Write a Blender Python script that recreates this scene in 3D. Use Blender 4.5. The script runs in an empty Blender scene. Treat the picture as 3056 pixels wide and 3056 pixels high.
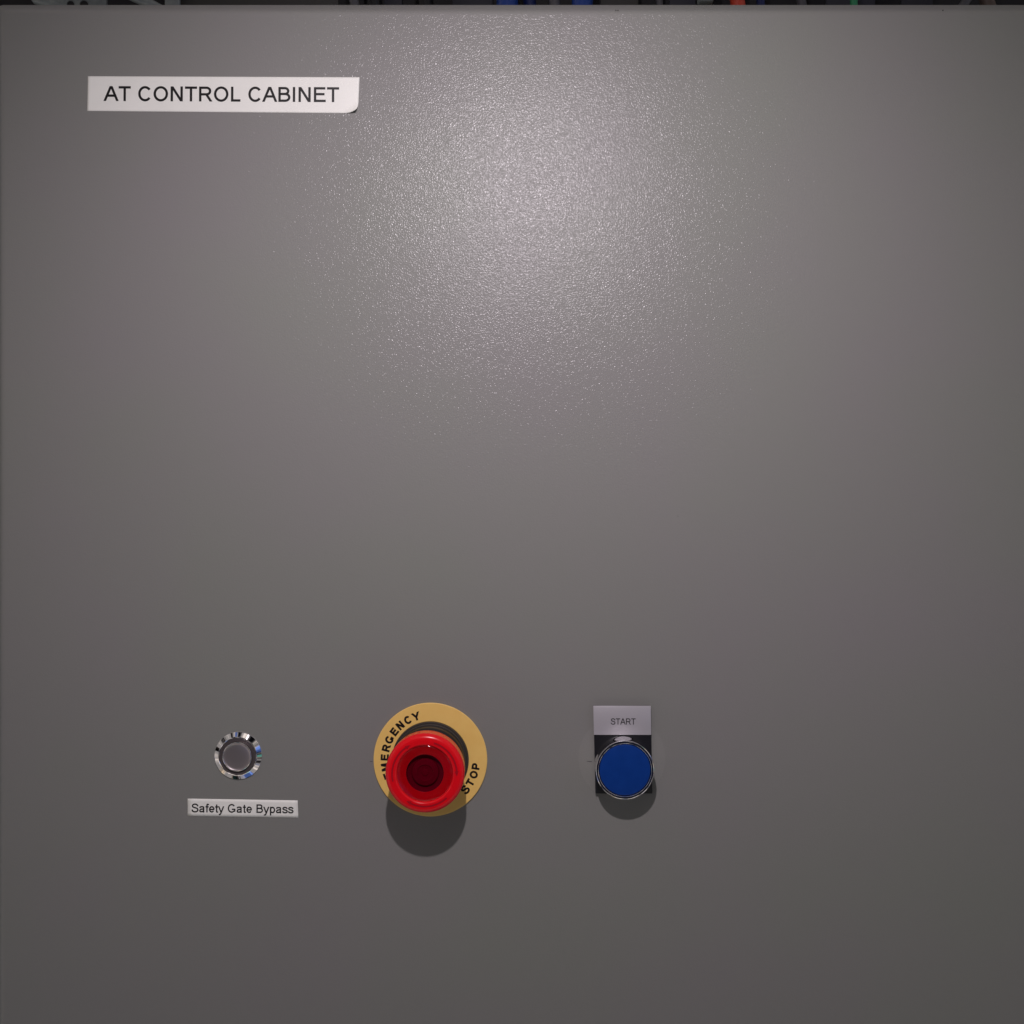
import bpy, bmesh, math, random
from mathutils import Vector, Matrix
random.seed(7)
S = bpy.context.scene
COL = S.collection
MM = 0.001
# ------------------------------------------------------------------ frame of reference
# the door face is the plane y = 0, x to the right, z up; heights h off the door run towards -y
PPM = 5.65                      # photo pixels per millimetre on the door face
D = 600.0                       # camera distance, mm
NX, NY = 1620.0, 1440.0         # foot of the perpendicular from the camera
def FX(px): return (px - 1528.0) / PPM
def FZ(py): return (1528.0 - py) / PPM
def W(px, py, h=0.0):           # point h mm in front of the door seen at (px,py)
    k = (D - h) / D
    x = FX(NX) + (FX(px) - FX(NX)) * k
    z = FZ(NY) + (FZ(py) - FZ(NY)) * k
    return Vector((x * MM, -h * MM, z * MM))
# ------------------------------------------------------------------ camera
cam = bpy.data.cameras.new('camera'); co = bpy.data.objects.new('camera', cam); COL.objects.link(co)
co.location = (FX(NX) * MM, -D * MM, FZ(NY) * MM); co.rotation_euler = (math.radians(90), 0, 0)
cam.sensor_width = 36; cam.lens = 36 * D / (3056 / PPM)
cam.shift_x = (1528 - NX) / 3056; cam.shift_y = (NY - 1528) / 3056
cam.clip_start = 0.01; cam.clip_end = 50
S.camera = co
# ------------------------------------------------------------------ world: a dim room
w = bpy.data.worlds.new("World"); S.world = w; w.use_nodes = True
nt = w.node_tree; N = nt.nodes; L = nt.links
tc = N.new('ShaderNodeTexCoord')
def wnoise(scale, detail, rough, loc, dist=0.0):
    no = N.new('ShaderNodeTexNoise'); no.inputs['Scale'].default_value = scale; no.inputs['Detail'].default_value = detail
    no.inputs['Roughness'].default_value = rough; no.inputs['Distortion'].default_value = dist
    mp = N.new('ShaderNodeMapping'); mp.inputs['Location'].default_value = loc
    L.new(tc.outputs['Generated'], mp.inputs['Vector']); L.new(mp.outputs['Vector'], no.inputs['Vector']); return no
def ramp(sock, stops, mode='LINEAR'):
    rp = N.new('ShaderNodeValToRGB'); cr = rp.color_ramp; cr.interpolation = mode
    cr.elements[0].position = stops[0][0]; cr.elements[0].color = (*stops[0][1], 1)
    cr.elements[1].position = stops[-1][0]; cr.elements[1].color = (*stops[-1][1], 1)
    for p, c in stops[1:-1]:
        e = cr.elements.new(p); e.color = (*c, 1)
    L.new(sock, rp.inputs['Fac']); return rp
def wmul(a, b):
    mx = N.new('ShaderNodeMix'); mx.data_type = 'RGBA'; mx.blend_type = 'MULTIPLY'; mx.inputs['Factor'].default_value = 1
    L.new(a, mx.inputs[6]); L.new(b, mx.inputs[7]); return mx.outputs[2]
# invented workshop clutter for the chrome to reflect: pale and black patches, some tinted
lum = ramp(wnoise(2.9, 3, .55, (1.4, 6.2, 2.4), .5).outputs['Fac'],
           [(.36, (.004, .004, .005)), (.42, (.05, .05, .055)), (.455, (.42, .41, .41)), (.55, (.55, .53, .51)), (.585, (1.2, 1.1, 1.0)), (.66, (1.6, 1.5, 1.4))])
hue = ramp(wnoise(2.3, 1, .5, (7.3, 2.2, 5.1)).outputs['Fac'],
           [(.36, (.2, .36, 1.0)), (.42, (1, .955, .97)), (.56, (1, .95, .92)), (.61, (1, .8, .58)), (.66, (.3, .95, .8))])
# photographer's side, straight in front of the door, darkened for a black bezel reflection
sx = N.new('ShaderNodeSeparateXYZ'); L.new(tc.outputs['Generated'], sx.inputs[0])
mr = N.new('ShaderNodeMapRange'); mr.interpolation_type = 'SMOOTHSTEP'
mr.inputs['From Min'].default_value = -.94; mr.inputs['From Max'].default_value = -.62
mr.inputs['To Min'].default_value = .07; mr.inputs['To Max'].default_value = 1.0
L.new(sx.outputs['Y'], mr.inputs['Value'])
comb = N.new('ShaderNodeCombineColor')
for k in range(3): L.new(mr.outputs['Result'], comb.inputs[k])
L.new(wmul(wmul(lum.outputs['Color'], hue.outputs['Color']), comb.outputs['Color']), N['Background'].inputs['Color'])
N['Background'].inputs['Strength'].default_value = 0.62
# ------------------------------------------------------------------ the one small bright lamp above the photographer
LP = (1486.0, -206.0, 450.0)
la = bpy.data.lights.new('lamp', 'SPOT'); la.energy = 7.6; la.spot_size = math.radians(106); la.spot_blend = 1.0; la.shadow_soft_size = 0.007; la.color = (1.0, 0.90, 0.965)
lo = bpy.data.objects.new('lamp', la); COL.objects.link(lo)
lo.location = (FX(LP[0]) * MM, -LP[2] * MM, FZ(LP[1]) * MM)
AIM = (1620.0, 1620.0)          # its beam points at the middle of the door
lo.rotation_euler = (Vector((FX(AIM[0]) * MM, 0, FZ(AIM[1]) * MM)) - lo.location).to_track_quat('-Z', 'Y').to_euler()
S.view_settings.view_transform = 'Standard'; S.view_settings.look = 'None'
S.view_settings.exposure = 0; S.view_settings.gamma = 1

# ------------------------------------------------------------------ materials
def mat(name, col, rough=0.5, metal=0.0, **kw):
    m = bpy.data.materials.new(name); m.use_nodes = True
    b = m.node_tree.nodes['Principled BSDF']
    b.inputs['Base Color'].default_value = (*col, 1); b.inputs['Roughness'].default_value = rough
    b.inputs['Metallic'].default_value = metal
    for k, v in kw.items():
        b.inputs[k.replace('_', ' ')].default_value = v
    return m
def obj_noise(m, scale, detail=3.0, rough=0.5, vec=None):
    n = m.node_tree.nodes.new('ShaderNodeTexNoise'); n.inputs['Scale'].default_value = scale
    n.inputs['Detail'].default_value = detail; n.inputs['Roughness'].default_value = rough
    t = m.node_tree.nodes.new('ShaderNodeTexCoord')
    m.node_tree.links.new(t.outputs['Object'], n.inputs['Vector'])
    return n
def add_bump(m, sock, dist, strength=1.0):
    b = m.node_tree.nodes.new('ShaderNodeBump'); b.inputs['Distance'].default_value = dist
    b.inputs['Strength'].default_value = strength
    m.node_tree.links.new(sock, b.inputs['Height'])
    m.node_tree.links.new(b.outputs['Normal'], m.node_tree.nodes['Principled BSDF'].inputs['Normal'])
    return b
def tint(m, scale, c0, c1, detail=3, lo=0.35, hi=0.65):
    n = obj_noise(m, scale, detail); r = m.node_tree.nodes.new('ShaderNodeValToRGB')
    r.color_ramp.elements[0].position = lo; r.color_ramp.elements[0].color = (*c0, 1)
    r.color_ramp.elements[1].position = hi; r.color_ramp.elements[1].color = (*c1, 1)
    m.node_tree.links.new(n.outputs['Fac'], r.inputs['Fac'])
    m.node_tree.links.new(r.outputs['Color'], m.node_tree.nodes['Principled BSDF'].inputs['Base Color'])
def rough_var(m, scale, a, b):
    n = obj_noise(m, scale, 4); r = m.node_tree.nodes.new('ShaderNodeMapRange')
    r.inputs['From Min'].default_value = .3; r.inputs['From Max'].default_value = .7
    r.inputs['To Min'].default_value = a; r.inputs['To Max'].default_value = b
    m.node_tree.links.new(n.outputs['Fac'], r.inputs['Value'])
    m.node_tree.links.new(r.outputs['Result'], m.node_tree.nodes['Principled BSDF'].inputs['Roughness'])

M = {}
# powder coated steel: fine hammered orange-peel that breaks the glare into glints
m = M['paint'] = mat('powder_coat_grey', (.21, .205, .195), 0.68, Specular_IOR_Level=1.0, Coat_Weight=0.30, Coat_Roughness=.15, Coat_IOR=1.5)
tint(m, 7.0, (.204, .213, .186), (.213, .203, .199), 3, .3, .7)
nt = m.node_tree
n1 = obj_noise(m, 1180.0, 1.5, .55); n2 = obj_noise(m, 500.0, 1.0, .5)
ad = nt.nodes.new('ShaderNodeMath'); ad.operation = 'MULTIPLY_ADD'
nt.links.new(n2.outputs['Fac'], ad.inputs[0]); ad.inputs[1].default_value = .45; nt.links.new(n1.outputs['Fac'], ad.inputs[2])
bp = add_bump(m, ad.outputs['Value'], 0.00022)
add_bump(m, ad.outputs['Value'], 0.00005)
nt.links.new(bp.outputs['Normal'], nt.nodes['Principled BSDF'].inputs['Coat Normal'])
M['paint_dark'] = mat('powder_coat_body', (.20, .20, .19), .45)  # one even grey for the cabinet body
m = M['label'] = mat('white_label_tape', (.9, .9, .82), .5); n = obj_noise(m, 900, 2); add_bump(m, n.outputs['Fac'], .00001)
tint(m, 60, (.91, .912, .85), (.94, .942, .88))
M['label_back'] = mat('label_adhesive', (.05, .045, .04), .6)
M['ink'] = mat('black_ink', (.006, .005, .005), .42)
m = M['yellow'] = mat('yellow_plastic', (.90, .57, .15), .42); tint(m, 120, (.93, .60, .17), (.96, .64, .19))
n = obj_noise(m, 1500, 2); add_bump(m, n.outputs['Fac'], .000012)
M['grey_plastic'] = mat('dark_grey_plastic', (.045, .04, .036), .42)
M['rubber'] = mat('black_rubber', (.010, .010, .012), .35)
m = M['red'] = mat('red_plastic', (.82, .006, .014), .24, **{'Specular_IOR_Level': .35, 'Subsurface_Weight': .15, 'Subsurface_Scale': .002})
m.node_tree.nodes['Principled BSDF'].inputs['Subsurface Radius'].default_value = (1, .1, .1)
n = obj_noise(m, 700, 2); add_bump(m, n.outputs['Fac'], .000012)
M['red_arrow'] = mat('red_plastic_recess', (.42, .003, .012), .35)
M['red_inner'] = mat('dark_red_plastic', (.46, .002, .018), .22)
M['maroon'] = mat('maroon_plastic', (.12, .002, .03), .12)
m = M['red_glass'] = bpy.data.materials.new('clear_red_lens'); m.use_nodes = True
_n = m.node_tree.nodes; _l = m.node_tree.links; _n.remove(_n['Principled BSDF'])
_t = _n.new('ShaderNodeBsdfTransparent'); _t.inputs['Color'].default_value = (.96, .45, .5, 1)
_g = _n.new('ShaderNodeBsdfGlossy'); _g.inputs['Roughness'].default_value = .05; _g.inputs['Color'].default_value = (1, .8, .85, 1)
_lw = _n.new('ShaderNodeLayerWeight'); _lw.inputs['Blend'].default_value = .3
_f = _n.new('ShaderNodeMath'); _f.operation = 'MULTIPLY_ADD'; _f.inputs[1].default_value = .35; _f.inputs[2].default_value = .045
_p = _n.new('ShaderNodeMath'); _p.operation = 'POWER'; _p.inputs[1].default_value = 3
_l.new(_lw.outputs['Facing'], _p.inputs[0]); _l.new(_p.outputs[0], _f.inputs[0])
_m = _n.new('ShaderNodeMixShader'); _l.new(_f.outputs[0], _m.inputs[0]); _l.new(_t.outputs[0], _m.inputs[1]); _l.new(_g.outputs[0], _m.inputs[2])
_l.new(_m.outputs[0], _n['Material Output'].inputs['Surface'])
M['black'] = mat('black_plastic', (.008, .008, .011), .38)
m = M['silver'] = mat('silver_legend', (.58, .56, .595), .36, .35)
n = obj_noise(m, 60, 2); add_bump(m, n.outputs['Fac'], .00018)
m = M['chrome'] = mat('chrome', (.86, .85, .86), .05, 1.0); rough_var(m, 400, .02, .05)
m = M['steel'] = mat('satin_steel', (.48, .43, .43), .38, .85)
n = obj_noise(m, 90, 1.5); add_bump(m, n.outputs['Fac'], .0002)
M['steel_dark'] = mat('dark_steel', (.15, .13, .13), .4, .6)
m = M['blue'] = mat('blue_plastic', (.003, .04, .24), .38, Specular_IOR_Level=.3); n = obj_noise(m, 500, 2); add_bump(m, n.outputs['Fac'], .00002)
tint(m, 200, (.0025, .038, .23), (.0035, .043, .25))
m = M['pencil'] = mat('pencil_graphite', (.07, .065, .07), .6)
M['chip'] = mat('dark_speck', (.04, .04, .035), .7)
m = M['wall'] = mat('dark_backboard', (.012, .012, .016), .7); tint(m, 20, (.008, .008, .012), (.02, .02, .022))
M['plate_dk'] = mat('dark_olive_plate', (.045, .044, .038), .6)
M['slate'] = mat('slate_plate', (.030, .032, .045), .6)
M['galv'] = mat('galvanised_steel', (.26, .29, .29), .45, .2); tint(M['galv'], 150, (.22, .25, .25), (.30, .33, .32))
M['hole'] = mat('hole_shade', (.01, .01, .011), .6)  # near-black discs stand in for the shade inside open holes
M['c_blue'] = mat('blue_cable_jacket', (.012, .05, .26), .4)
M['c_blue2'] = mat('dark_blue_cable_jacket', (.008, .018, .10), .4)
M['c_red'] = mat('red_orange_cable_jacket', (.55, .06, .03), .4)
M['c_green'] = mat('green_cable_jacket', (.03, .28, .12), .45)
M['c_grey'] = mat('grey_cable_jacket', (.09, .09, .10), .45)
M['c_pale'] = mat('pale_grey_plastic', (.36, .42, .40), .5)
M['c_black'] = mat('black_cable_jacket', (.006, .006, .007), .4)
M['c_brown'] = mat('brown_grey_jacket', (.12, .085, .07), .5)

# ------------------------------------------------------------------ mesh helpers
def link(name, me, m, parent=None, loc=None, smooth=35):
    if smooth:
        for p in me.polygons: p.use_smooth = True
        me.set_sharp_from_angle(angle=math.radians(smooth))
    o = bpy.data.objects.new(name, me); COL.objects.link(o)
    if m is not None: me.materials.append(m)
    if parent: o.parent = parent
    if loc is not None: o.location = loc
    return o
def from_bm(name, bm, m, parent=None, loc=None, smooth=35, normals=True, front=False):
    if normals: bmesh.ops.recalc_face_normals(bm, faces=bm.faces)
    if front and sum(f.normal.y * f.calc_area() for f in bm.faces) > 0: bmesh.ops.reverse_faces(bm, faces=bm.faces)
    me = bpy.data.meshes.new(name); bm.to_mesh(me); bm.free()
    return link(name, me, m, parent, loc, smooth)
def empty(name, loc, label, cat, group=None, rot=0):
    o = bpy.data.objects.new(name, None); COL.objects.link(o); o.location = loc; o.rotation_euler = (0, rot, 0)
    o.empty_display_size = .01
    tag(o, label, cat, group); return o
def tag(o, label, cat, group=None, kind=None):
    if label: o['label'] = label
    if cat: o['category'] = cat
    if group: o['group'] = group
    if kind: o['kind'] = kind
    return o
def lathe(bm, prof, n=112, cx=0, cz=0, a0=0, a1=360):
    """prof: (radius, height off door) in mm, axis along -y"""
    rings = []
    full = abs(a1 - a0) >= 360
    k = n if full else n + 1
    for r, h in prof:
        if r < 1e-6:
            rings.append([bm.verts.new((cx * MM, -h * MM, cz * MM))] )
        else:
            rings.append([bm.verts.new(((cx + r * math.cos(math.radians(a0 + (a1 - a0) * i / n))) * MM, -h * MM,
                                        (cz + r * math.sin(math.radians(a0 + (a1 - a0) * i / n))) * MM)) for i in range(k)])
    for A, B in zip(rings, rings[1:]):
        for i in range(n):
            j = (i + 1) % k
            if len(A) == 1 and len(B) == 1: continue
            if len(A) == 1: bm.faces.new((A[0], B[j], B[i]))
            elif len(B) == 1: bm.faces.new((A[i], A[j], B[0]))
            else: bm.faces.new((A[i], A[j], B[j], B[i]))
def arc_prof(r0, h0, rad, a0, a1, n=6):
    return [(r0 + rad * math.cos(math.radians(a0 + (a1 - a0) * i / n)), h0 + rad * math.sin(math.radians(a0 + (a1 - a0) * i / n))) for i in range(n + 1)]
def box(bm, x0, x1, h0, h1, z0, z1, bev=0.0, seg=2):
    vs = [bm.verts.new((x * MM, -h * MM, z * MM)) for x in (x0, x1) for h in (h0, h1) for z in (z0, z1)]
    f = [(0, 1, 3, 2), (4, 6, 7, 5), (0, 4, 5, 1), (2, 3, 7, 6), (0, 2, 6, 4), (1, 5, 7, 3)]
    fs = [bm.faces.new([vs[i] for i in q]) for q in f]
    if bev:
        es = set(e for q in fs for e in q.edges)
        bmesh.ops.bevel(bm, geom=list(es), offset=bev * MM, segments=seg, affect='EDGES', profile=.5)
def tube(bm, pts, r, n=14):
    """pts in metres"""
    rings = []
    for i, p in enumerate(pts):
        a = pts[max(i - 1, 0)]; b = pts[min(i + 1, len(pts) - 1)]
        d = (Vector(b) - Vector(a)).normalized()
        u = d.cross(Vector((0, 1, 0.01))).normalized(); v = d.cross(u)
        rr = r[i] if isinstance(r, (list, tuple)) else r
        rings.append([bm.verts.new(Vector(p) + (u * math.cos(2 * math.pi * k / n) + v * math.sin(2 * math.pi * k / n)) * rr * MM) for k in range(n)])
    for A, B in zip(rings, rings[1:]):
        for k in range(n): bm.faces.new((A[k], A[(k + 1) % n], B[(k + 1) % n], B[k]))
    bm.faces.new(rings[0]); bm.faces.new(rings[-1][::-1])

# ------------------------------------------------------------------ lettering: own sans-serif strokes, cap height 1
def cat_rom(P, n=6):
    out = []
    Q = [P[0]] + list(P) + [P[-1]]
    for i in range(1, len(Q) - 2):
        p0, p1, p2, p3 = Q[i - 1:i + 3]
        for k in range(n):
            t = k / n
            out.append(tuple(.5 * (2 * p1[a] + (p2[a] - p0[a]) * t + (2 * p0[a] - 5 * p1[a] + 4 * p2[a] - p3[a]) * t * t
                                   + (3 * p1[a] - p0[a] - 3 * p2[a] + p3[a]) * t ** 3) for a in (0, 1)))
    out.append(tuple(P[-1])); return out
def el(cx, cy, rx, ry, a0, a1, n=28):
    return [(cx + rx * math.cos(math.radians(a0 + (a1 - a0) * i / n)), cy + ry * math.sin(math.radians(a0 + (a1 - a0) * i / n))) for i in range(n + 1)]
def glyph(c, t):
    h = t / 2
    P = lambda *p: ('p', list(p), False)
    B = lambda *a: ('b', a, False)
    E_ = lambda pts, closed=False: ('p', pts, closed)
    xh = .725
    if c == 'A': return .93, [B(.05, 0, .455, 1), B(.88, 0, .475, 1), P((.19, .36), (.74, .36))]
    if c == 'T': return .853, [P((.427, 0), (.427, 1 - h)), P((.03, 1 - h), (.823, 1 - h))]
    if c == 'C': return 1.008, [E_(el(.52, .5, .45 - h, .515 - h, 38, 322, 36))]
    if c == 'O': return 1.086, [E_(el(.543, .5, .475 - h, .515 - h, 0, 360, 44)[:-1], True)]
    if c == 'G': return 1.086, [E_(el(.53, .5, .465 - h, .515 - h, 38, 308, 36) + [(.985 - h, .2), (.985 - h, .47)]), P((.56, .47 - h), (.985, .47 - h))]
    if c == 'N': return 1.008, [P((.1 + h, 0), (.1 + h, 1)), P((.9 - h, 0), (.9 - h, 1)), B(.1 + h * 1.1, 1, .9 - h * 1.1, 0)]
    if c == 'M': return 1.163, [P((.1 + h, 0), (.1 + h, 1)), P((1.06 - h, 0), (1.06 - h, 1)), B(.1 + h * 1.2, 1, .58, 0), B(1.06 - h * 1.2, 1, .58, 0)]
    if c == 'R':
        return 1.008, [P((.1 + h, 0), (.1 + h, 1)),
                       E_([(.1, 1 - h), (.58, 1 - h)] + el(.6, (1 - h + .48) / 2, .27 - h * .6, (1 - h - .48) / 2, 80, -80, 14) + [(.58, .48), (.1, .48)]),
                       B(.92 - h * .4, 0, .58, .48)]
    if c == 'P':
        return .93, [P((.1 + h, 0), (.1 + h, 1)),
                     E_([(.1, 1 - h), (.55, 1 - h)] + el(.57, (1 - h + .44) / 2, .27 - h * .6, (1 - h - .44) / 2, 80, -80, 14) + [(.55, .44), (.1, .44)])]
    if c == 'B':
        return .93, [P((.1 + h, 0), (.1 + h, 1)),
                     E_([(.1, 1 - h), (.5, 1 - h)] + el(.53, (1 - h + .53) / 2, .26 - h * .6, (1 - h - .53) / 2, 80, -80, 14) + [(.5, .53), (.1, .53)]),
                     E_([(.5, .53)] + el(.55, (h + .53) / 2, .31 - h * .6, (.53 - h) / 2, 80, -80, 14) + [(.5, h), (.1, h)])]
    if c == 'L': return .777, [P((.1 + h, 0), (.1 + h, 1)), P((.1, h), (.72, h))]
    if c == 'I': return .388, [P((.194, 0), (.194, 1))]
    if c == 'E': return .93, [P((.1 + h, 0), (.1 + h, 1)), P((.1, 1 - h), (.85, 1 - h)), P((.1, .53), (.80, .53)), P((.1, h), (.88, h))]
    if c == 'Y': return .93, [B(.07, 1, .455, .40), B(.86, 1, .475, .40), P((.465, 0), (.465, .46))]
    sp = [(.80, .70), (.755, .82), (.64, .91), (.46, .945), (.28, .915), (.17, .80), (.185, .665), (.32, .575), (.52, .52), (.72, .445),
          (.81, .31), (.77, .16), (.64, .075), (.47, .048), (.29, .08), (.17, .17), (.115, .31)]
    if c == 'S': return .93, [E_(cat_rom(sp, 3))]
    if c == 's': return .698, [E_(cat_rom([(x * .76 - .005, .005 + y * xh + (.5 - y) * h * .4) for x, y in sp], 3))]
    if c == 'a': return .777, [E_(cat_rom([(.115, .50), (.17, .62), (.30, xh - h), (.44, xh - h), (.56, .61), (.58, .50), (.58, .16), (.595, .06), (.63, 0)], 4)),
                               E_(cat_rom([(.58, .42), (.42, .385), (.22, .34), (.125, .20), (.18, .085), (.32, h), (.47, .09), (.56, .19), (.58, .3)], 4))]
    if c == 'f': return .388, [E_(cat_rom([(.44, 1.0 - h), (.32, 1.0 - h), (.22, .93), (.2, .80), (.2, .6), (.2, .3), (.2, 0)], 4)), P((.02, xh - h), (.40, xh - h))]
    if c == 't': return .388, [E_(cat_rom([(.2, .93), (.2, .6), (.2, .3), (.2, .14), (.25, .055), (.38, h)], 4)), P((.02, xh - h), (.38, xh - h))]
    if c == 'e': return .777, [E_([(.09, .35), (.69, .35)]), E_(el(.39, .3625, .335 - h, .375 - h, 0, 322, 34))]
    if c == 'y': return .698, [B(.06, xh, .355, .0), B(.64, xh, .33, -.08), E_(cat_rom([(.352, 0), (.29, -.15), (.21, -.225), (.08, -.225)], 4))]
    if c == 'p': return .777, [P((.1 + h, -.28), (.1 + h, xh)), E_(el(.40, .3625, .325 - h, .375 - h, 0, 360, 34)[:-1], True)]
    return .388, []
def glyph_polys(c, t):
    adv, strokes = glyph(c, t); h = t / 2; polys = []
    for kind, d, closed in strokes:
        if kind == 'b':
            x0, y0, x1, y1 = d
            L_ = math.hypot(x1 - x0, y1 - y0); tw = h * L_ / abs(y1 - y0)
            polys.append([[(x0 - tw, y0), (x0 + tw, y0), (x1 + tw, y1), (x1 - tw, y1)]])
        else:
            pts = [Vector(p) for p in d]; n = len(pts); Lf = []; Rt = []
            for i, p in enumerate(pts):
                a = pts[i - 1] if (i > 0 or closed) else None
                b = pts[(i + 1) % n] if (i < n - 1 or closed) else None
                if a is None: dn = (b - p).normalized(); nn = Vector((-dn.y, dn.x)); s = 1
                elif b is None: dn = (p - a).normalized(); nn = Vector((-dn.y, dn.x)); s = 1
                else:
                    d1 = (p - a).normalized(); d2 = (b - p).normalized()
                    n1 = Vector((-d1.y, d1.x)); n2 = Vector((-d2.y, d2.x)); nn = (n1 + n2)
                    nn = nn.normalized() if nn.length > 1e-6 else n1
                    s = 1 / max(nn.dot(n1), .6)
                Lf.append(p + nn * h * s); Rt.append(p - nn * h * s)
            q = []
            for i in range(n if closed else n - 1):
                j = (i + 1) % n
                q.append([tuple(Rt[i]), tuple(Rt[j]), tuple(Lf[j]), tuple(Lf[i])])
            polys.append(q)
    return adv, polys
def put_glyph(bm, c, t, f):
    """f(x, y, layer) -> point; every stroke on its own hair-thin layer"""
    adv, polys = glyph_polys(c, t)
    for k, q in enumerate(polys):
        for quad in q:
            vs = [bm.verts.new(f(x, y, k)) for x, y in quad]
            try: bm.faces.new(vs)
            except ValueError: pass
    return adv
def text_width(s, t, track=0): return sum(glyph(c, t)[0] + track for c in s) - track
def line_text(name, s, t, pL, pR, cap, h, parent, base=None, mt=None, loc0=None):
    """text from pixel pL to pixel pR on its baseline, cap height in px, h mm off the door"""
    wtot = text_width(s, t); bm = bmesh.new(); x = 0
    tilt = (pR[1] - pL[1]) / (pR[0] - pL[0])
    lead = .05; sx = (pR[0] - pL[0]) / (wtot - 2 * lead)
    off = loc0 if loc0 is not None else Vector((0, 0, 0))
    for c in s:
        def f(gx, gy, k, x=x):
            px = pL[0] + (x + gx - lead) * sx; py = pL[1] + (px - pL[0]) * tilt - gy * cap
            px += gy * cap * tilt
            return W(px, py, h + .006 * k) - off
        x += put_glyph(bm, c, t, f)
    return from_bm(name, bm, mt or M['ink'], parent, None, 0, normals=False)

# ================================================================== the cabinet
cab = empty('control_cabinet', W(1650, 3950, 0), 'grey powder coated steel control cabinet whose flat door fills the picture', 'cabinet')
cl = cab.location.copy()
X0, X1 = FX(3), FX(3360); ZT = FZ(31); ZB = ZT - 700
def rrect(x0, x1, z0, z1, r, n=8):
    out = []
    for cx, cz, a in ((x1 - r, z1 - r, 0), (x0 + r, z1 - r, 90), (x0 + r, z0 + r, 180), (x1 - r, z0 + r, 270)):
        for i in range(n + 1):
            an = math.radians(a + 90 * i / n); out.append((cx + r * math.cos(an), cz + r * math.sin(an)))
    return out
bm = bmesh.new(); rings = []
for grow, dep, r in ((-2.4, 0, 4.2), (-1.5, .05, 4.6), (-.7, .25, 5.0), (0, .62, 5.0), (.7, 1.2, 4.9), (1.4, 1.95, 4.8), (3.2, 4.2, 4.4), (5.8, 7.4, 4.0), (6.3, 8.2, 3.8), (6.5, 9.3, 3.8), (6.5, 22, 3.8)):
    rings.append([bm.verts.new((x * MM - cl.x, dep * MM, z * MM - cl.z)) for x, z in rrect(X0 - grow, X1 + grow, ZB - grow, ZT + grow, r)])
for A, B in zip(rings, rings[1:]):
    n = len(A)
    for i in range(n): bm.faces.new((A[i], A[(i + 1) % n], B[(i + 1) % n], B[i]))
bm.faces.new(rings[0]); bm.faces.new(rings[-1])
door = from_bm('door', bm, M['paint'], cab)
bm = bmesh.new(); box(bm, X0 - 1, X1 + 1, -200, -25, ZB - 1, ZT + 1, 2.5)
bmesh.ops.translate(bm, verts=bm.verts, vec=-cl)
from_bm('cabinet_body', bm, M['paint_dark'], cab)
# rubber seal between the door and the body
bm = bmesh.new(); box(bm, X0 + 4, X1 - 4, -25.2, -21.8, ZB + 4, ZT - 4)
bmesh.ops.translate(bm, verts=bm.verts, vec=-cl); from_bm('door_seal', bm, M['rubber'], cab)
# graphite ticks the fitter left at hole height, and specks in the paint
def blob(name, px, py, rx, ry, m_, hh=.02, jag=.25, rot=0):
    bm = bmesh.new(); n = 14; c = W(px, py, hh) - cl; vs = []
    for i in range(n):
        a = 2 * math.pi * i / n; k = 1 + random.uniform(-jag, jag)
        x, y = rx * math.cos(a) * k, ry * math.sin(a) * k
        vs.append(bm.verts.new(W(px + x * math.cos(rot) - y * math.sin(rot), py + x * math.sin(rot) + y * math.cos(rot), hh) - cl))
    bm.faces.new(vs); o = from_bm(name, bm, m_, door, None, 0); return o
blob('pencil_mark', 1107.5, 2272.4, 5.2, 1.1, M['pencil'], rot=.03)
blob('pencil_mark', 1759.5, 2272.2, 8.6, 1.3, M['pencil'], rot=.02)
blob('paint_speck', 1838, 30.5, 2.2, 1.5, M['chip'], 0.0 + .02); blob('paint_speck', 1844, 30.3, 2.2, 1.5, M['chip'])
blob('paint_speck', 2814, 31.0, 2.0, 2.0, M['chip']); blob('paint_speck', 2023, 1540.5, 1.2, 1.2, M['chip'])

# disc in a paler copy of the door paint round the START button
mk = M['paint'].copy(); mk.name = 'powder_coat_pale'
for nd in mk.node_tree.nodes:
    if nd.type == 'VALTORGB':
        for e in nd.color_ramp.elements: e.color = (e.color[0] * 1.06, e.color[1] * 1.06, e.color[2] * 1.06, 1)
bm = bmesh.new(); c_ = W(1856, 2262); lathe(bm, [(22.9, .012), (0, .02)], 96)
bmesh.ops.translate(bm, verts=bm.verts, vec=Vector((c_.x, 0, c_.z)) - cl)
from_bm('pale_disc', bm, mk, door, None, 0, front=True)

# ================================================================== the two printed tape labels
def quad_label(name, c4, h, label, curl=None, nu=60, nv=16):
    org = W(*c4[3], 0); bm = bmesh.new(); G = []
    for j in range(nv + 1):
        row = []
        for i in range(nu + 1):
            u = i / nu; v = j / nv
            # finer towards the peeling corner
            px = (c4[0][0] * (1 - u) + c4[1][0] * u) * (1 - v) + (c4[3][0] * (1 - u) + c4[2][0] * u) * v
            py = (c4[0][1] * (1 - u) + c4[1][1] * u) * (1 - v) + (c4[3][1] * (1 - u) + c4[2][1] * u) * v
            p = W(px, py, h)
            if curl:
                p = curl(p, px, py, h)
            row.append(bm.verts.new(p - org))
        G.append(row)
    for j in range(nv):
        for i in range(nu): bm.faces.new((G[j][i], G[j + 1][i], G[j + 1][i + 1], G[j][i + 1]))
    o = from_bm(name, bm, M['label'], None, org, 60, normals=False)
    md = o.modifiers.new('thickness', 'SOLIDIFY'); md.thickness = .00009; md.offset = -1
    return o, org
CORNER = (1068.5, 338.0)
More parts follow.
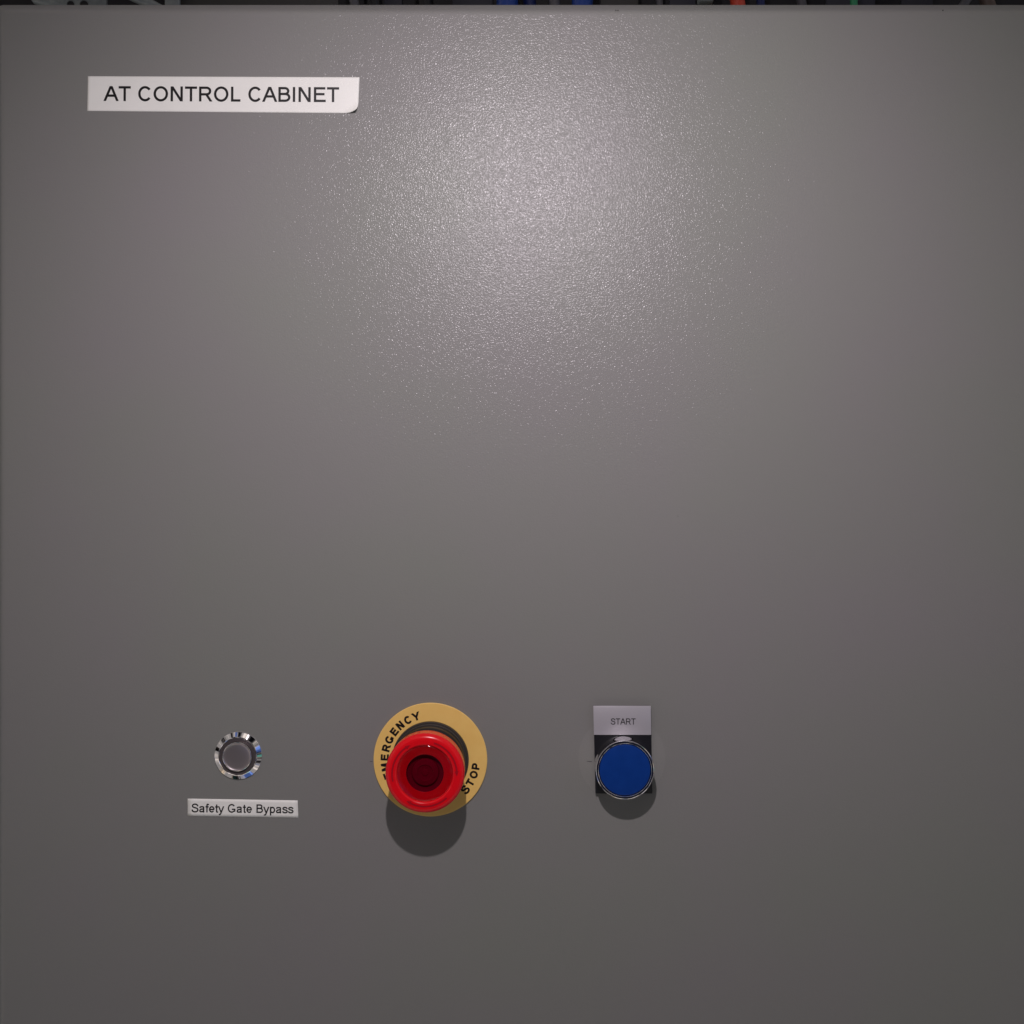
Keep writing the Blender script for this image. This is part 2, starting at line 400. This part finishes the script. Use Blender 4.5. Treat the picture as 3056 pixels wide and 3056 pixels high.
def curl(p, px, py, h):
    # rolls up about a line that cuts the lower right corner diagonally
    dx = (CORNER[0] - px) / PPM; dy = (CORNER[1] - py) / PPM      # mm from the corner
    ax, ay = 1 / 8.8, 1 / 6.8                                       # crease passes 8 mm left and 5.6 mm above the corner
    nrm = math.hypot(ax, ay); s = (1 - dx * ax - dy * ay) / nrm      # mm past the crease line
    if s <= 0: return p
    R = 4.2; a = s / R
    # unit vector pointing from crease to corner: (+x, -z)
    ux, uz = ax / nrm, -ay / nrm
    fwd = R * math.sin(a) - s; lift = R * (1 - math.cos(a))
    return Vector((p.x + ux * fwd * MM, p.y - lift * MM, p.z + uz * fwd * MM))
lab, org = quad_label('cabinet_label', [(262.5, 227.5), (1073, 230.5), (1068.5, 338.0), (260.5, 331)], .14,
                      'long white label reading AT CONTROL CABINET, its lower right corner peeling', curl, 130, 26)
tag(lab, 'long white tape label reading AT CONTROL CABINET, lower right corner peeling up', 'label', 'white printed tape labels on the door')
line_text('lettering', 'AT CONTROL CABINET', .158, (312.5, 301.3), (1011, 304.8), 44.5, .20, lab, loc0=org)
lab2, org2 = quad_label('button_label', [(560, 2383.3), (888.3, 2388.8), (890.2, 2440.5), (560.3, 2435.3)], .14, '', None, 20, 6)
tag(lab2, 'small white tape label reading Safety Gate Bypass below the metal button', 'label', 'white printed tape labels on the door')
line_text('lettering', 'Safety Gate Bypass', .154, (571.5, 2424.0), (875, 2427.2), 25.6, .20, lab2, loc0=org2)

# ================================================================== metal bypass pushbutton
o = W(711.8, 2254.6, 0)
byp = empty('bypass_pushbutton', o, 'small round chrome metal pushbutton above the Safety Gate Bypass label', 'push button', 'push buttons on the door')
bm = bmesh.new()
lathe(bm, [(9, 0.02), (12.45, .02), (12.5, .5), (12.45, .62), (12.3, .72), (10.35, 1.85), (10.2, 1.95), (10.0, 2.02), (9.8, 1.9), (9.72, 1.6)], 160)
from_bm('chamfered_flange', bm, M['chrome'], byp, None, 25)
bm = bmesh.new()
lathe(bm, [(9.75, .8), (9.75, 1.55), (9.5, 1.72), (9.3, 1.7), (7.75, 1.5), (7.7, .6)], 120)
from_bm('groove_ring', bm, M['steel_dark'], byp, None, 30)
bm = bmesh.new()
lathe(bm, [(7.55, .8), (7.55, 2.75), (7.45, 2.95), (7.3, 3.05), (7.1, 3.05), (6.9, 2.92), (6.0, 2.72), (3.0, 2.5), (0, 2.44)], 120)
cap = from_bm('button_cap', bm, M['steel'], byp, None, 25)
bm = bmesh.new(); lathe(bm, [(7.6, 2.3), (7.66, 2.85), (7.62, 3.0), (7.5, 3.12), (7.36, 3.16), (7.28, 3.1)], 120)
from_bm('cap_rim', bm, M['chrome'], cap, None, 40)

# ================================================================== emergency stop
o = W(1284.4, 2267.2, 1.0); o.y = 0
es = empty('emergency_stop_button', o, 'red mushroom emergency stop button on a round yellow plate', 'emergency stop', 'push buttons on the door')
bm = bmesh.new()
lathe(bm, [(20.3, .1), (29.7, .1), (29.95, .35), (29.95, .95), (29.7, 1.15), (20.3, 1.15), (20.3, .1)], 160)
disc = from_bm('yellow_plate', bm, M['yellow'], es, None, 30)
def ring_text(s, angs, rbase, cap, t, inward, dsc):
    """angs: degrees clockwise from the top for each letter"""
    for c, a in zip(s, angs):
        bm = bmesh.new(); w_ = glyph(c, t)[0]; ar = math.radians(a)
        er = Vector((math.sin(ar), math.cos(ar))); et = Vector((math.cos(ar), -math.sin(ar)))
        if inward: er_, et_ = -er, -et
        else: er_, et_ = er, et
        def f(gx, gy, k):
            p = er * rbase + et_ * ((gx - w_ / 2) * cap * 1.0) + er_ * (gy * cap)
            return Vector((p.x * MM, -(1.19 + .006 * k) * MM, p.y * MM))
        put_glyph(bm, c, t, f)
        from_bm('letter', bm, M['ink'], dsc, None, 0, normals=False)
ring_text('EMERGENCY', [-110.6, -99.3, -87.2, -75.3, -63.8, -52.3, -41.3, -29.6, -18.2], 21.95, 4.25, .25, False, disc)
ring_text('STOP', [130.6, 119.9, 108.9, 98.6], 26.3, 4.2, .25, True, disc)
bm = bmesh.new()
lathe(bm, [(16, .8), (20.15, .8), (20.15, 2.3), (19.95, 2.6), (19.6, 2.65), (19.5, 2.5), (19.3, 2.5), (19.2, 2.9), (19.1, 3.8), (18.9, 4.0), (18.4, 4.0), (14, 4.0)], 128)
from_bm('collar', bm, M['grey_plastic'], es, None, 30)
bm = bmesh.new()
lathe(bm, [(18.45, 3.6), (18.5, 4.6), (18.4, 7.4), (18.1, 8.6), (17.4, 9.3), (16.8, 11), (17.3, 12.4), (17.2, 14), (16.4, 15), (16.0, 17), (16.0, 22)], 96)
from_bm('bellows', bm, M['rubber'], es, None, 40)
# mushroom head
bm = bmesh.new()
prof = [(14.5, 19.5), (18.4, 18.6), (19.1, 18.7)] + [(19.25, 19.2), (19.35, 22), (19.6, 26.5)] \
     + arc_prof(16.9, 27.6, 2.75, 0, 78, 12) + [(16.6, 30.4), (14.6, 30.3), (14.25, 30.05), (14.0, 29.8), (13.85, 29.5), (13.6, 28.9)]
lathe(bm, prof, 144)
head = from_bm('mushroom_head', bm, M['red'], es, None, 32)
# flat inner dish seen through the clear lens, then a darker well with steps
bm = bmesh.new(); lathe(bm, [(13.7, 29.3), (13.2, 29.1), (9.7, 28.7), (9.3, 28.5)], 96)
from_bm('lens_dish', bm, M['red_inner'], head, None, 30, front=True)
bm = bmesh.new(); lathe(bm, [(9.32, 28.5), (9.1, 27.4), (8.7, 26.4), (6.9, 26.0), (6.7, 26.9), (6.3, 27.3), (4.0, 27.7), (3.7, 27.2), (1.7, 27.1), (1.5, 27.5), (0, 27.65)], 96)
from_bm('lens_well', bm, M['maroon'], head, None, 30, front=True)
bm = bmesh.new(); lathe(bm, [(13.7, 29.5), (13.65, 29.8), (13.4, 29.95), (9.8, 30.1), (6.5, 30.25), (0, 30.35)], 128)
from_bm('clear_lens', bm, M['red_glass'], head, None, 30, front=True)
# turn-to-release arrows, shallow in the rim
def head_arrow(a_tail, a_tip, r=16.0, wd=.42):
    bm = bmesh.new(); n = 14; h_ = 29.92
    def P(rr, a, up=0.0):
        hh = 30.45
        ar = math.radians(a); return bm.verts.new((rr * math.sin(ar) * MM, -hh * MM, rr * math.cos(ar) * MM))
    A = [P(r - wd, a_tail + (a_tip - a_tail) * i / n) for i in range(n + 1)]
    B = [P(r + wd, a_tail + (a_tip - a_tail) * i / n) for i in range(n + 1)]
    for i in range(n): bm.faces.new((A[i], B[i], B[i + 1], A[i + 1]))
    s = 1 if a_tip > a_tail else -1
    bm.faces.new((P(r - 1.1, a_tip), P(r + .85, a_tip), P(r, a_tip + s * 9)))
    from_bm('arrow', bm, M['red_arrow'], head, None, 0)
head_arrow(137, 205); head_arrow(257, 325); head_arrow(17, 85)

# (head sized against the yellow plate)
head.scale = (1.016, 1, 1.016); head.location = (0, -.0003, 0)

# ================================================================== start button
o = W(1860.5, 2281.5, 2.5); o.y = 0
st = empty('start_button', o, 'round blue START push button with chrome ring under a silver plate', 'push button', 'push buttons on the door')
def L2(px, py, h): return (W(px, py, h) - o) / MM       # local mm
def prism(bm, quad, h0, h1, bev):
    """quad: four px corners (TL,TR,BR,BL) measured at h1"""
    lo_ = []; hi_ = []
    for px, py in quad:
        q = L2(px, py, h1); lo_.append(bm.verts.new((q.x * MM, -h0 * MM, q.z * MM))); hi_.append(bm.verts.new((q.x * MM, -h1 * MM, q.z * MM)))
    fs = [bm.faces.new(hi_), bm.faces.new(lo_[::-1])]
    for i in range(4): fs.append(bm.faces.new((lo_[i], lo_[(i + 1) % 4], hi_[(i + 1) % 4], hi_[i])))
    if bev: bmesh.ops.bevel(bm, geom=list({e for f in fs for e in f.edges}), offset=bev * MM, segments=2, affect='EDGES', profile=.5)
bm = bmesh.new(); prism(bm, [(1771.0, 2107.5), (1941.6, 2107.5), (1947.2, 2368.7), (1777.2, 2368.7)], .05, 2.3, .25)
hold = from_bm('legend_holder', bm, M['black'], st)
bm = bmesh.new(); prism(bm, [(1770.6, 2106.6), (1942.2, 2106.6), (1943.8, 2193.4), (1772.6, 2193.4)], 2.33, 2.8, .22)
leg = from_bm('legend_plate', bm, M['silver'], hold)
line_text('lettering', 'START', .14, (1822.8, 2162.4), (1896.5, 2162.4), 18.3, 2.84, leg, mt=M['ink'], loc0=o)
bm = bmesh.new()
lathe(bm, [(13.2, 2.3), (15.15, 2.3), (15.2, 2.9), (15.05, 3.4), (14.9, 9), (14.95, 12.2), (15.1, 13.4), (15.08, 14.1), (15.0, 14.3), (14.85, 14.36), (14.76, 14.3), (14.7, 14.24), (13.82, 14.22), (13.76, 14.28), (13.66, 14.32), (13.56, 14.2), (13.55, 13.3), (13.5, 11)], 160)
from_bm('chrome_bezel', bm, M['chrome'], st, None, 40)
bm = bmesh.new()
lathe(bm, [(13.2, 10), (13.2, 13.6), (13.12, 13.9), (12.95, 14.05), (12.6, 14.12), (6, 14.3), (0, 14.36)], 128)
from_bm('blue_cap', bm, M['blue'], st, None, 30)
bm = bmesh.new(); lathe(bm, [(13.65, 11.5), (13.3, 11.5)], 96); from_bm('seal_ring', bm, M['rubber'], st)

# ================================================================== what shows over the top edge of the cabinet
WALL = -262.0
bm = bmesh.new(); box(bm, -900, 900, WALL - 20, WALL, -900, 900)
tag(from_bm('backboard', bm, M['wall'], None), None, None, None, 'structure')
def B(px, py, d): return W(px, py, -d)              # point d mm behind the door plane
def hang(name, pts, r, m_, label, cat, group=None, n=14, closed=True):
    """vertical-ish cable hanging on the backboard: pts (px,py) at depth d"""
    org = pts[0].copy(); bm = bmesh.new(); tube(bm, [p - org for p in pts], r, n)
    ob = from_bm(name, bm, m_, None, org, 50); tag(ob, label, cat, group); return ob
def curve_pts(px, d, lean=0, y0=-260, y1=170, wob=6, n=14, ph=0):
    out = []
    for i in range(n):
        t = i / (n - 1); py = y0 + (y1 - y0) * t
        out.append(B(px + lean * (py - 5) / 100 + wob * math.sin((py - 5) / 60 + 0) , py, d))
    return out
CG = 'cables hanging behind the cabinet'
def plate(name, x0, x1, m_, d, label, cat, th=3, y0=-240, y1=150, skew=0, holes=(), group=None):
    org = B((x0 + x1) / 2, 0, d); bm = bmesh.new()
    a = [B(x0 + skew * (y - 0) / 100, y, d) - org for y in (y0, y1)]; b = [B(x1 + skew * (y - 0) / 100, y, d) - org for y in (y0, y1)]
    q = [a[0], b[0], b[1], a[1]]
    f = [bm.verts.new(v) for v in q]; g = [bm.verts.new(v + Vector((0, th * MM, 0))) for v in q]
    bm.faces.new(f); bm.faces.new(g[::-1])
    for i in range(4): bm.faces.new((f[i], g[i], g[(i + 1) % 4], f[(i + 1) % 4]))
    bmesh.ops.recalc_face_normals(bm, faces=bm.faces)
    bmesh.ops.bevel(bm, geom=bm.edges[:], offset=.0006, segments=2, affect='EDGES', profile=.5)
    ob = from_bm(name, bm, m_, None, org, 30); tag(ob, label, cat, group)
    for hx, hy, hr in holes:
        p = B(hx, hy, d - .05) - org; bm = bmesh.new(); k = (D + d) / D / PPM
        lathe(bm, [(hr * k, .3), (hr * k, .0), (hr * k * .9, -.2), (hr * k * .9, .1), (0, .1)], 24)
        from_bm('hole_shade_disc', bm, M['hole'], ob, p, 30)
    return ob
plate('steel_bracket', 158, 318, M['galv'], 205, 'pale galvanised bracket with round holes above the cabinet\'s left corner', 'bracket', holes=((211, 13, 11), (251, 14, 13), (211, -80, 11), (251, -80, 13)), skew=-6)
hang('support_strut', [B(60, -10 - 60, 190), B(110, 1, 190), B(170, 16, 190), B(260, 60, 190)], 3.2, M['galv'], 'pale slanted steel strut at the far left above the cabinet', 'strut')
hang('support_strut', [B(330, -40, 185), B(420, 2, 185), B(452, 12, 185), B(520, 50, 185)], 3.0, M['galv'], 'pale slanted steel strut between the holed bracket and the narrow plate', 'strut')
plate('steel_plate', 491, 536, M['galv'], 195, 'narrow pale steel plate beside the wide dark olive panel', 'plate')
plate('back_panel', 538, 1010, M['plate_dk'], 200, 'wide dark olive panel behind the left half of the cabinet top', 'panel')
hang('cable', curve_pts(1057, 200, 6), 3.4, M['c_grey'], 'crinkled grey cable just right of the olive panel', 'cable', CG)
hang('cable', curve_pts(1114, 205, -5), 6.4, M['c_black'], 'thick black cable right of the crinkled grey cable', 'cable', CG)
plate('back_panel', 1146, 1200, M['slate'], 220, 'narrow slate panel between two black cables', 'panel')
hang('cable', curve_pts(1268, 210, 3), 6.0, M['c_black'], 'thick black cable left of the pair of blue cables', 'cable', CG)
plate('back_panel', 1350, 1470, M['slate'], 235, 'slate panel directly left of the wide blue cable', 'panel')
hang('cable', curve_pts(1514, 200, -8), 7.6, M['c_blue'], 'wide bright blue cable, left one of the blue pair', 'cable', CG)
hang('cable', curve_pts(1580, 208, 8), 4.6, M['c_blue2'], 'dark blue cable touching the wide bright blue one', 'cable', CG)
hang('cable', curve_pts(1655, 200, 5), 4.2, M['c_grey'], 'grey cable between the two bright blue cables', 'cable', CG)
hang('cable', curve_pts(1738, 195, -14), 7.4, M['c_blue'], 'bright blue leaning cable, right one of the blue pair', 'cable', CG)
plate('back_panel', 1792, 1905, M['plate_dk'], 215, 'dark grey panel right of the leaning blue cable', 'panel')
hang('cable', curve_pts(1968, 205, 0), 2.4, M['c_grey'], 'thin grey cable left of the pale connector', 'cable', CG)
plate('back_panel', 1998, 2076, M['slate'], 225, 'slate panel left of the pale connector', 'panel')
# pale connector block with a rounded nose and a cable stub
con = empty('cable_connector', B(2102, 0, 190), 'pale grey green plastic connector left of the orange red cable', 'connector')
bm = bmesh.new(); box(bm, -5.2, 5.2, 0, 12, -5, 26, 1.8, 3); from_bm('connector_body', bm, M['c_pale'], con)
bm = bmesh.new(); tube(bm, [Vector((0, -.006, .026)), Vector((0, -.006, .05)), Vector((.003, -.002, .09))], 3.0); from_bm('cable_stub', bm, M['c_grey'], con, None, 50)
hang('cable', curve_pts(2201, 190, 3), 5.2, M['c_red'], 'orange red cable right of the pale connector', 'cable', CG)
hang('cable', curve_pts(2270, 205, -4), 3.0, M['c_blue2'], 'thin dark blue cable right of the orange red one', 'cable', CG)
hang('cable', curve_pts(2392, 215, 4), 3.4, M['c_grey'], 'grey cable left of the green cable', 'cable', CG)
plate('back_panel', 2466, 2612, M['slate'], 232, 'wide slate panel behind the thin green cable', 'panel')
hang('cable', curve_pts(2548, 195, 0, wob=2), 2.6, M['c_green'], 'thin green cable in front of a slate panel', 'cable', CG)
plate('back_panel', 2690, 2784, M['slate'], 232, 'slate panel right of the green cable, near the right edge', 'panel')
hang('cable', curve_pts(2882, 200, -70, wob=0), 3.0, M['c_grey'], 'slanted grey cable near the right edge', 'cable', CG)
hang('cable', curve_pts(2946, 205, 20), 5.0, M['c_brown'], 'brown grey cable nearest the right edge', 'cable', CG)
